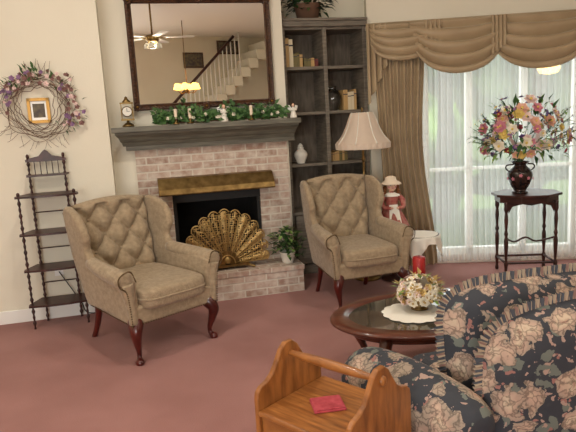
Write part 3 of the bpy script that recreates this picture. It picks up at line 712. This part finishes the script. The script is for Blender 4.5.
for sx,xc,nm in ((-1,-.09,'l'),(1,1.78,'r')):
    b=MB()
    b.loft([(xc+sx*.0,.0,.42),(xc+sx*.01,.08,.43),(xc+sx*.07,.3,.43),(xc+sx*.14,.54,.42),(xc+sx*.17,.63,.41),(xc+sx*.175,.66,.405)],[.07,.12,.14,.14,.12,.06],24,0,4)
    b.build('rolled_arm_'+nm,FLORALA,sf)
    b=MB(); M=Matrix(((1,sx*.24,0,xc),(0,1,0,0),(0,0,1,0),(0,0,0,1))); b.box((-.085,.04,.08),(.085,.64,.41),M=M); b.build('arm_panel_'+nm,FLORALA,sf,bev=.03,seg=3)
b=MB()
for x in (-.10,1.85):
    for y in (.1,.66): b.lathe([(0,0),(.025,0),(.03,.03),(.035,.08)],(x,y,0),12)
b.build('feet',CHERRY,sf)
# ---------------------------------------------------------------- oak end table with handle
eT=empty('oak_end_table',(.120,1.935,0),math.radians(-43))
L=.205
prof=[(-.18,.04),(-.18,.575),(-.175,.60),(-.155,.617),(-.125,.625),(-.095,.645),(-.07,.68),(-.045,.72),(-.018,.74),(.018,.74),(.045,.72),(.07,.68),(.095,.645),(.125,.625),(.155,.617),(.175,.60),(.18,.575),(.18,.04),(.12,.0),(.10,.05),(-.10,.05),(-.12,0)]
for i,sx in enumerate((-1,1)):
    b=MB(); b.prism(prof,sx*L-.011,sx*L+.011,'x'); b.build('end_panel_%d'%(i+1),OAKE,eT,bev=.006,seg=3)
b=MB(); b.box((-L+.01,-.165,.14),(L-.01,.165,.515)); b.build('box_body',OAK,eT,bev=.004)
b=MB(); b.box((-L+.012,-.185,.515),(L-.012,.185,.535)); b.build('lid',OAK,eT,bev=.007,seg=3)
b=MB(); b.loft([(-L,0,.695),(-L*.8,0,.695),(-L*.5,0,.695),(0,0,.695),(L*.5,0,.695),(L*.8,0,.695),(L,0,.695)],[.011,.012,.016,.018,.016,.012,.011],14,0,4)
for sx in (-1,1): b.ell((sx*(L+.014),0,.695),(.012,.018,.018),0,12)
b.build('dowel_handle',OAK,eT)
b=MB(); b.box((-.12,-.187,.2),(.12,-.163,.46)); b.ell((0,-.195,.33),.014,0,10); b.build('drawer_front',OAK,eT,bev=.006)
b=MB(); b.box((-.058,-.05,0),(.058,.05,.008)); b.box((-.056,-.047,.008),(.054,.048,.013)); b.build('red_napkin',REDN,loc=(.105,1.945,.536),rz=math.radians(8),bev=.003)
# ---------------------------------------------------------------- back of room (seen in mirror)
b=MB()
xs=.4
for i in range(18):
    x=xs+i*.21; z=(i+1)*.2-.0
    if z<HC-.05: b.box((x,-3.19,max(0,z-.22)),(x+.23,-2.3,z),0)
for i in range(34):
    x=xs+.1+i*.105; z=(int((x-xs)/.21)+1)*.2
    if z+.85<HC: b.loft([(x,-2.34,z),(x,-2.34,z+.8+((x-xs)%.21)*.9)],.013,6,1,1)
b.loft([(xs,-2.34,1.02),(xs+2.6,-2.34,1.02+2.6*.95)],.032,10,2,1)
b.lathe([(0,0),(.05,0),(.05,.9),(.06,1.0),(.03,1.05),(0,1.08)],(xs-.02,-2.34,0),12,2)
b.build('staircase',[WALL,TRIM,MAHOG])
def picture(name,c,w,h,m=PIC):
    b=MB(); b.box((-w,-.0,-h),(w,.02,h)); b.box((-w+.04,.02,-h+.04),(w-.04,.025,h-.04),1); b.build(name,[MFRAME,m],loc=c,bev=.004)
picture('wall_painting',(2.3,-3.19,3.05),.25,.18); picture('wall_painting',(3.2,-3.19,3.35),.28,.16)
b=MB()
b.loft([(0,0,.0),(0,0,.62)],.015,8,0,1); b.lathe([(0,0),(.1,-.01),(.11,-.08),(.06,-.12),(0,-.12)],seg=20,m=0)
for i in range(4):
    a=i*pi/2+.5; b.lathe([(.02,0),(.05,-.03),(.055,-.07),(.06,-.09)],(.09*cos(a),.09*sin(a),-.12),12,2)
for i in range(5):
    a=i*2*pi/5+.3; M=Matrix.Rotation(a,4,'Z')
    b.prism([(.16,-.05),(.62,-.075),(.66,-.05),(.66,.05),(.62,.075),(.16,.05)],-.045,-.037,'z',1,M); b.box((.08,-.015,-.05),(.2,.015,-.04),0,M)
b.build('ceiling_fan',[BRASS,WHITE,PORC],loc=(.14,1.0,HC-.62))
b=MB()
b.loft([(0,0,.2),(0,0,1.42)],.008,6,0,1); b.lathe([(0,0),(.04,.02),(.02,.1),(.03,.15),(0,.2)],seg=14)
for i in range(6):
    a=i*pi/3; b.loft([(0,0,.05),(.12*cos(a),.12*sin(a),.0),(.2*cos(a),.2*sin(a),.06)],.008,6,0,4); b.lathe([(.06,0),(.085,-.02),(.05,.09),(.03,.1)],(.2*cos(a),.2*sin(a),.1),12,1)
b.build('chandelier',[BRASS,BULB],loc=(1.4,-1.2,HC-1.42))
# ---------------------------------------------------------------- outside
b=MB(); b.box((-14,6.36,-.25),(22,34,-.15)); b.build('ground_lawn',GRASS)
gt=empty('garden_trees')
b=MB(); 
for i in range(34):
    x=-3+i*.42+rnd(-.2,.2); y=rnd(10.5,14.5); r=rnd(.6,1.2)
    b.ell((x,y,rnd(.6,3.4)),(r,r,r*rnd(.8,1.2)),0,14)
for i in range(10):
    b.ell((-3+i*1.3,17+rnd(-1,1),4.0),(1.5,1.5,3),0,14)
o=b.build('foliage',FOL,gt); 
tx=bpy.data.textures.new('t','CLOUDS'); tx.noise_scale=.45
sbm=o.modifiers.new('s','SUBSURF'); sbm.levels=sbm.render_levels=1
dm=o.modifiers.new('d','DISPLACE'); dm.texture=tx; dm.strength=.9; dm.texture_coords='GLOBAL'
b=MB()
for x,y in [(2.4,9.0),(4.1,9.6),(1.2,9.8)]: b.loft([(x,y,-.2),(x+.1,y,2),(x-.1,y,5)],[.14,.11,.09],10,0,4)
b.build('tree_trunks',BARK,gt)
b=MB(); b.lathe([(0,0),(.1,.02),(.13,.08),(.1,.12),(.03,.13),(.02,.2),(0,.2)],seg=20); b.loft([(0,0,.2),(0,0,.7)],.008,6,1,1); b.build('lamp_reflection_globe',[BULB,BLACK],loc=(3.12,6.9,1.9))  # glowing globe outside stands in for a room lamp's reflection in the pane
# ---------------------------------------------------------------- lights
def area(name,loc,rot,sx,sy,e,c=(1,1,1)):
    l=bpy.data.lights.new(name,'AREA'); l.shape='RECTANGLE'; l.size=sx; l.size_y=sy; l.energy=e; l.color=c
    o=bpy.data.objects.new(name,l); bpy.context.scene.collection.objects.link(o); o.location=loc; o.rotation_euler=rot; return o
area('back_fill',(-1.5,-3.22,1.55),(pi/2,0,0),2.6,1.8,150,(1,.98,.95))  # added fill light from behind the camera, main soft source
area('daylight_front_window',(2.4,6.1,1.2),(-pi/2,0,-.087),2.2,2.0,34,(.95,1,.98))
for i,(x,y) in enumerate([(-2.2,1.6),(1.6,2.6),(-.8,3.2),(3.2,.2)]):
    l=bpy.data.lights.new('ceiling_fill','AREA'); l.shape='DISK'; l.size=.22; l.energy=27; l.color=(1,.92,.79)  # added disc lights under the ceiling to brighten the closed room
    o=bpy.data.objects.new('ceiling_fill',l); bpy.context.scene.collection.objects.link(o); o.location=(x,y,HC-.02)
l=bpy.data.lights.new('fan_light','POINT'); l.energy=42; l.color=(1,.92,.8); l.shadow_soft_size=.035
o=bpy.data.objects.new('fan_light',l); bpy.context.scene.collection.objects.link(o); o.location=(.14,1.0,2.81)
l=bpy.data.lights.new('sun','SUN'); l.energy=4.5; l.angle=.01
o=bpy.data.objects.new('sun',l); bpy.context.scene.collection.objects.link(o); o.rotation_euler=(math.radians(42),0,math.radians(-20))
w=bpy.data.worlds.new('world'); bpy.context.scene.world=w; w.use_nodes=True; nt=w.node_tree
sk=nt.nodes.new('ShaderNodeTexSky'); sk.sky_type='NISHITA'; sk.sun_disc=False; sk.sun_elevation=.8
bg=nt.nodes['Background']; nt.links.new(sk.outputs[0],bg.inputs[0]); bg.inputs[1].default_value=.15
# ---------------------------------------------------------------- camera
f=580;p=math.radians(9.5);r=math.radians(3.2)
Fv=V((0,cos(p),-sin(p)));R0=V((1,0,0));U0=V((0,sin(p),cos(p)))
R_=cos(r)*R0-sin(r)*U0;U_=sin(r)*R0+cos(r)*U0
cam=bpy.data.cameras.new('camera'); co=bpy.data.objects.new('camera',cam); bpy.context.scene.collection.objects.link(co)
cam.sensor_width=36; cam.lens=36*f/576; cam.clip_start=.05
M=Matrix((R_,U_,-Fv)).transposed().to_4x4(); M.translation=V((0,0,1.56)); co.matrix_world=M
bpy.context.scene.camera=co
bpy.context.scene.view_settings.view_transform='Standard'
bpy.context.scene.view_settings.exposure=0.02
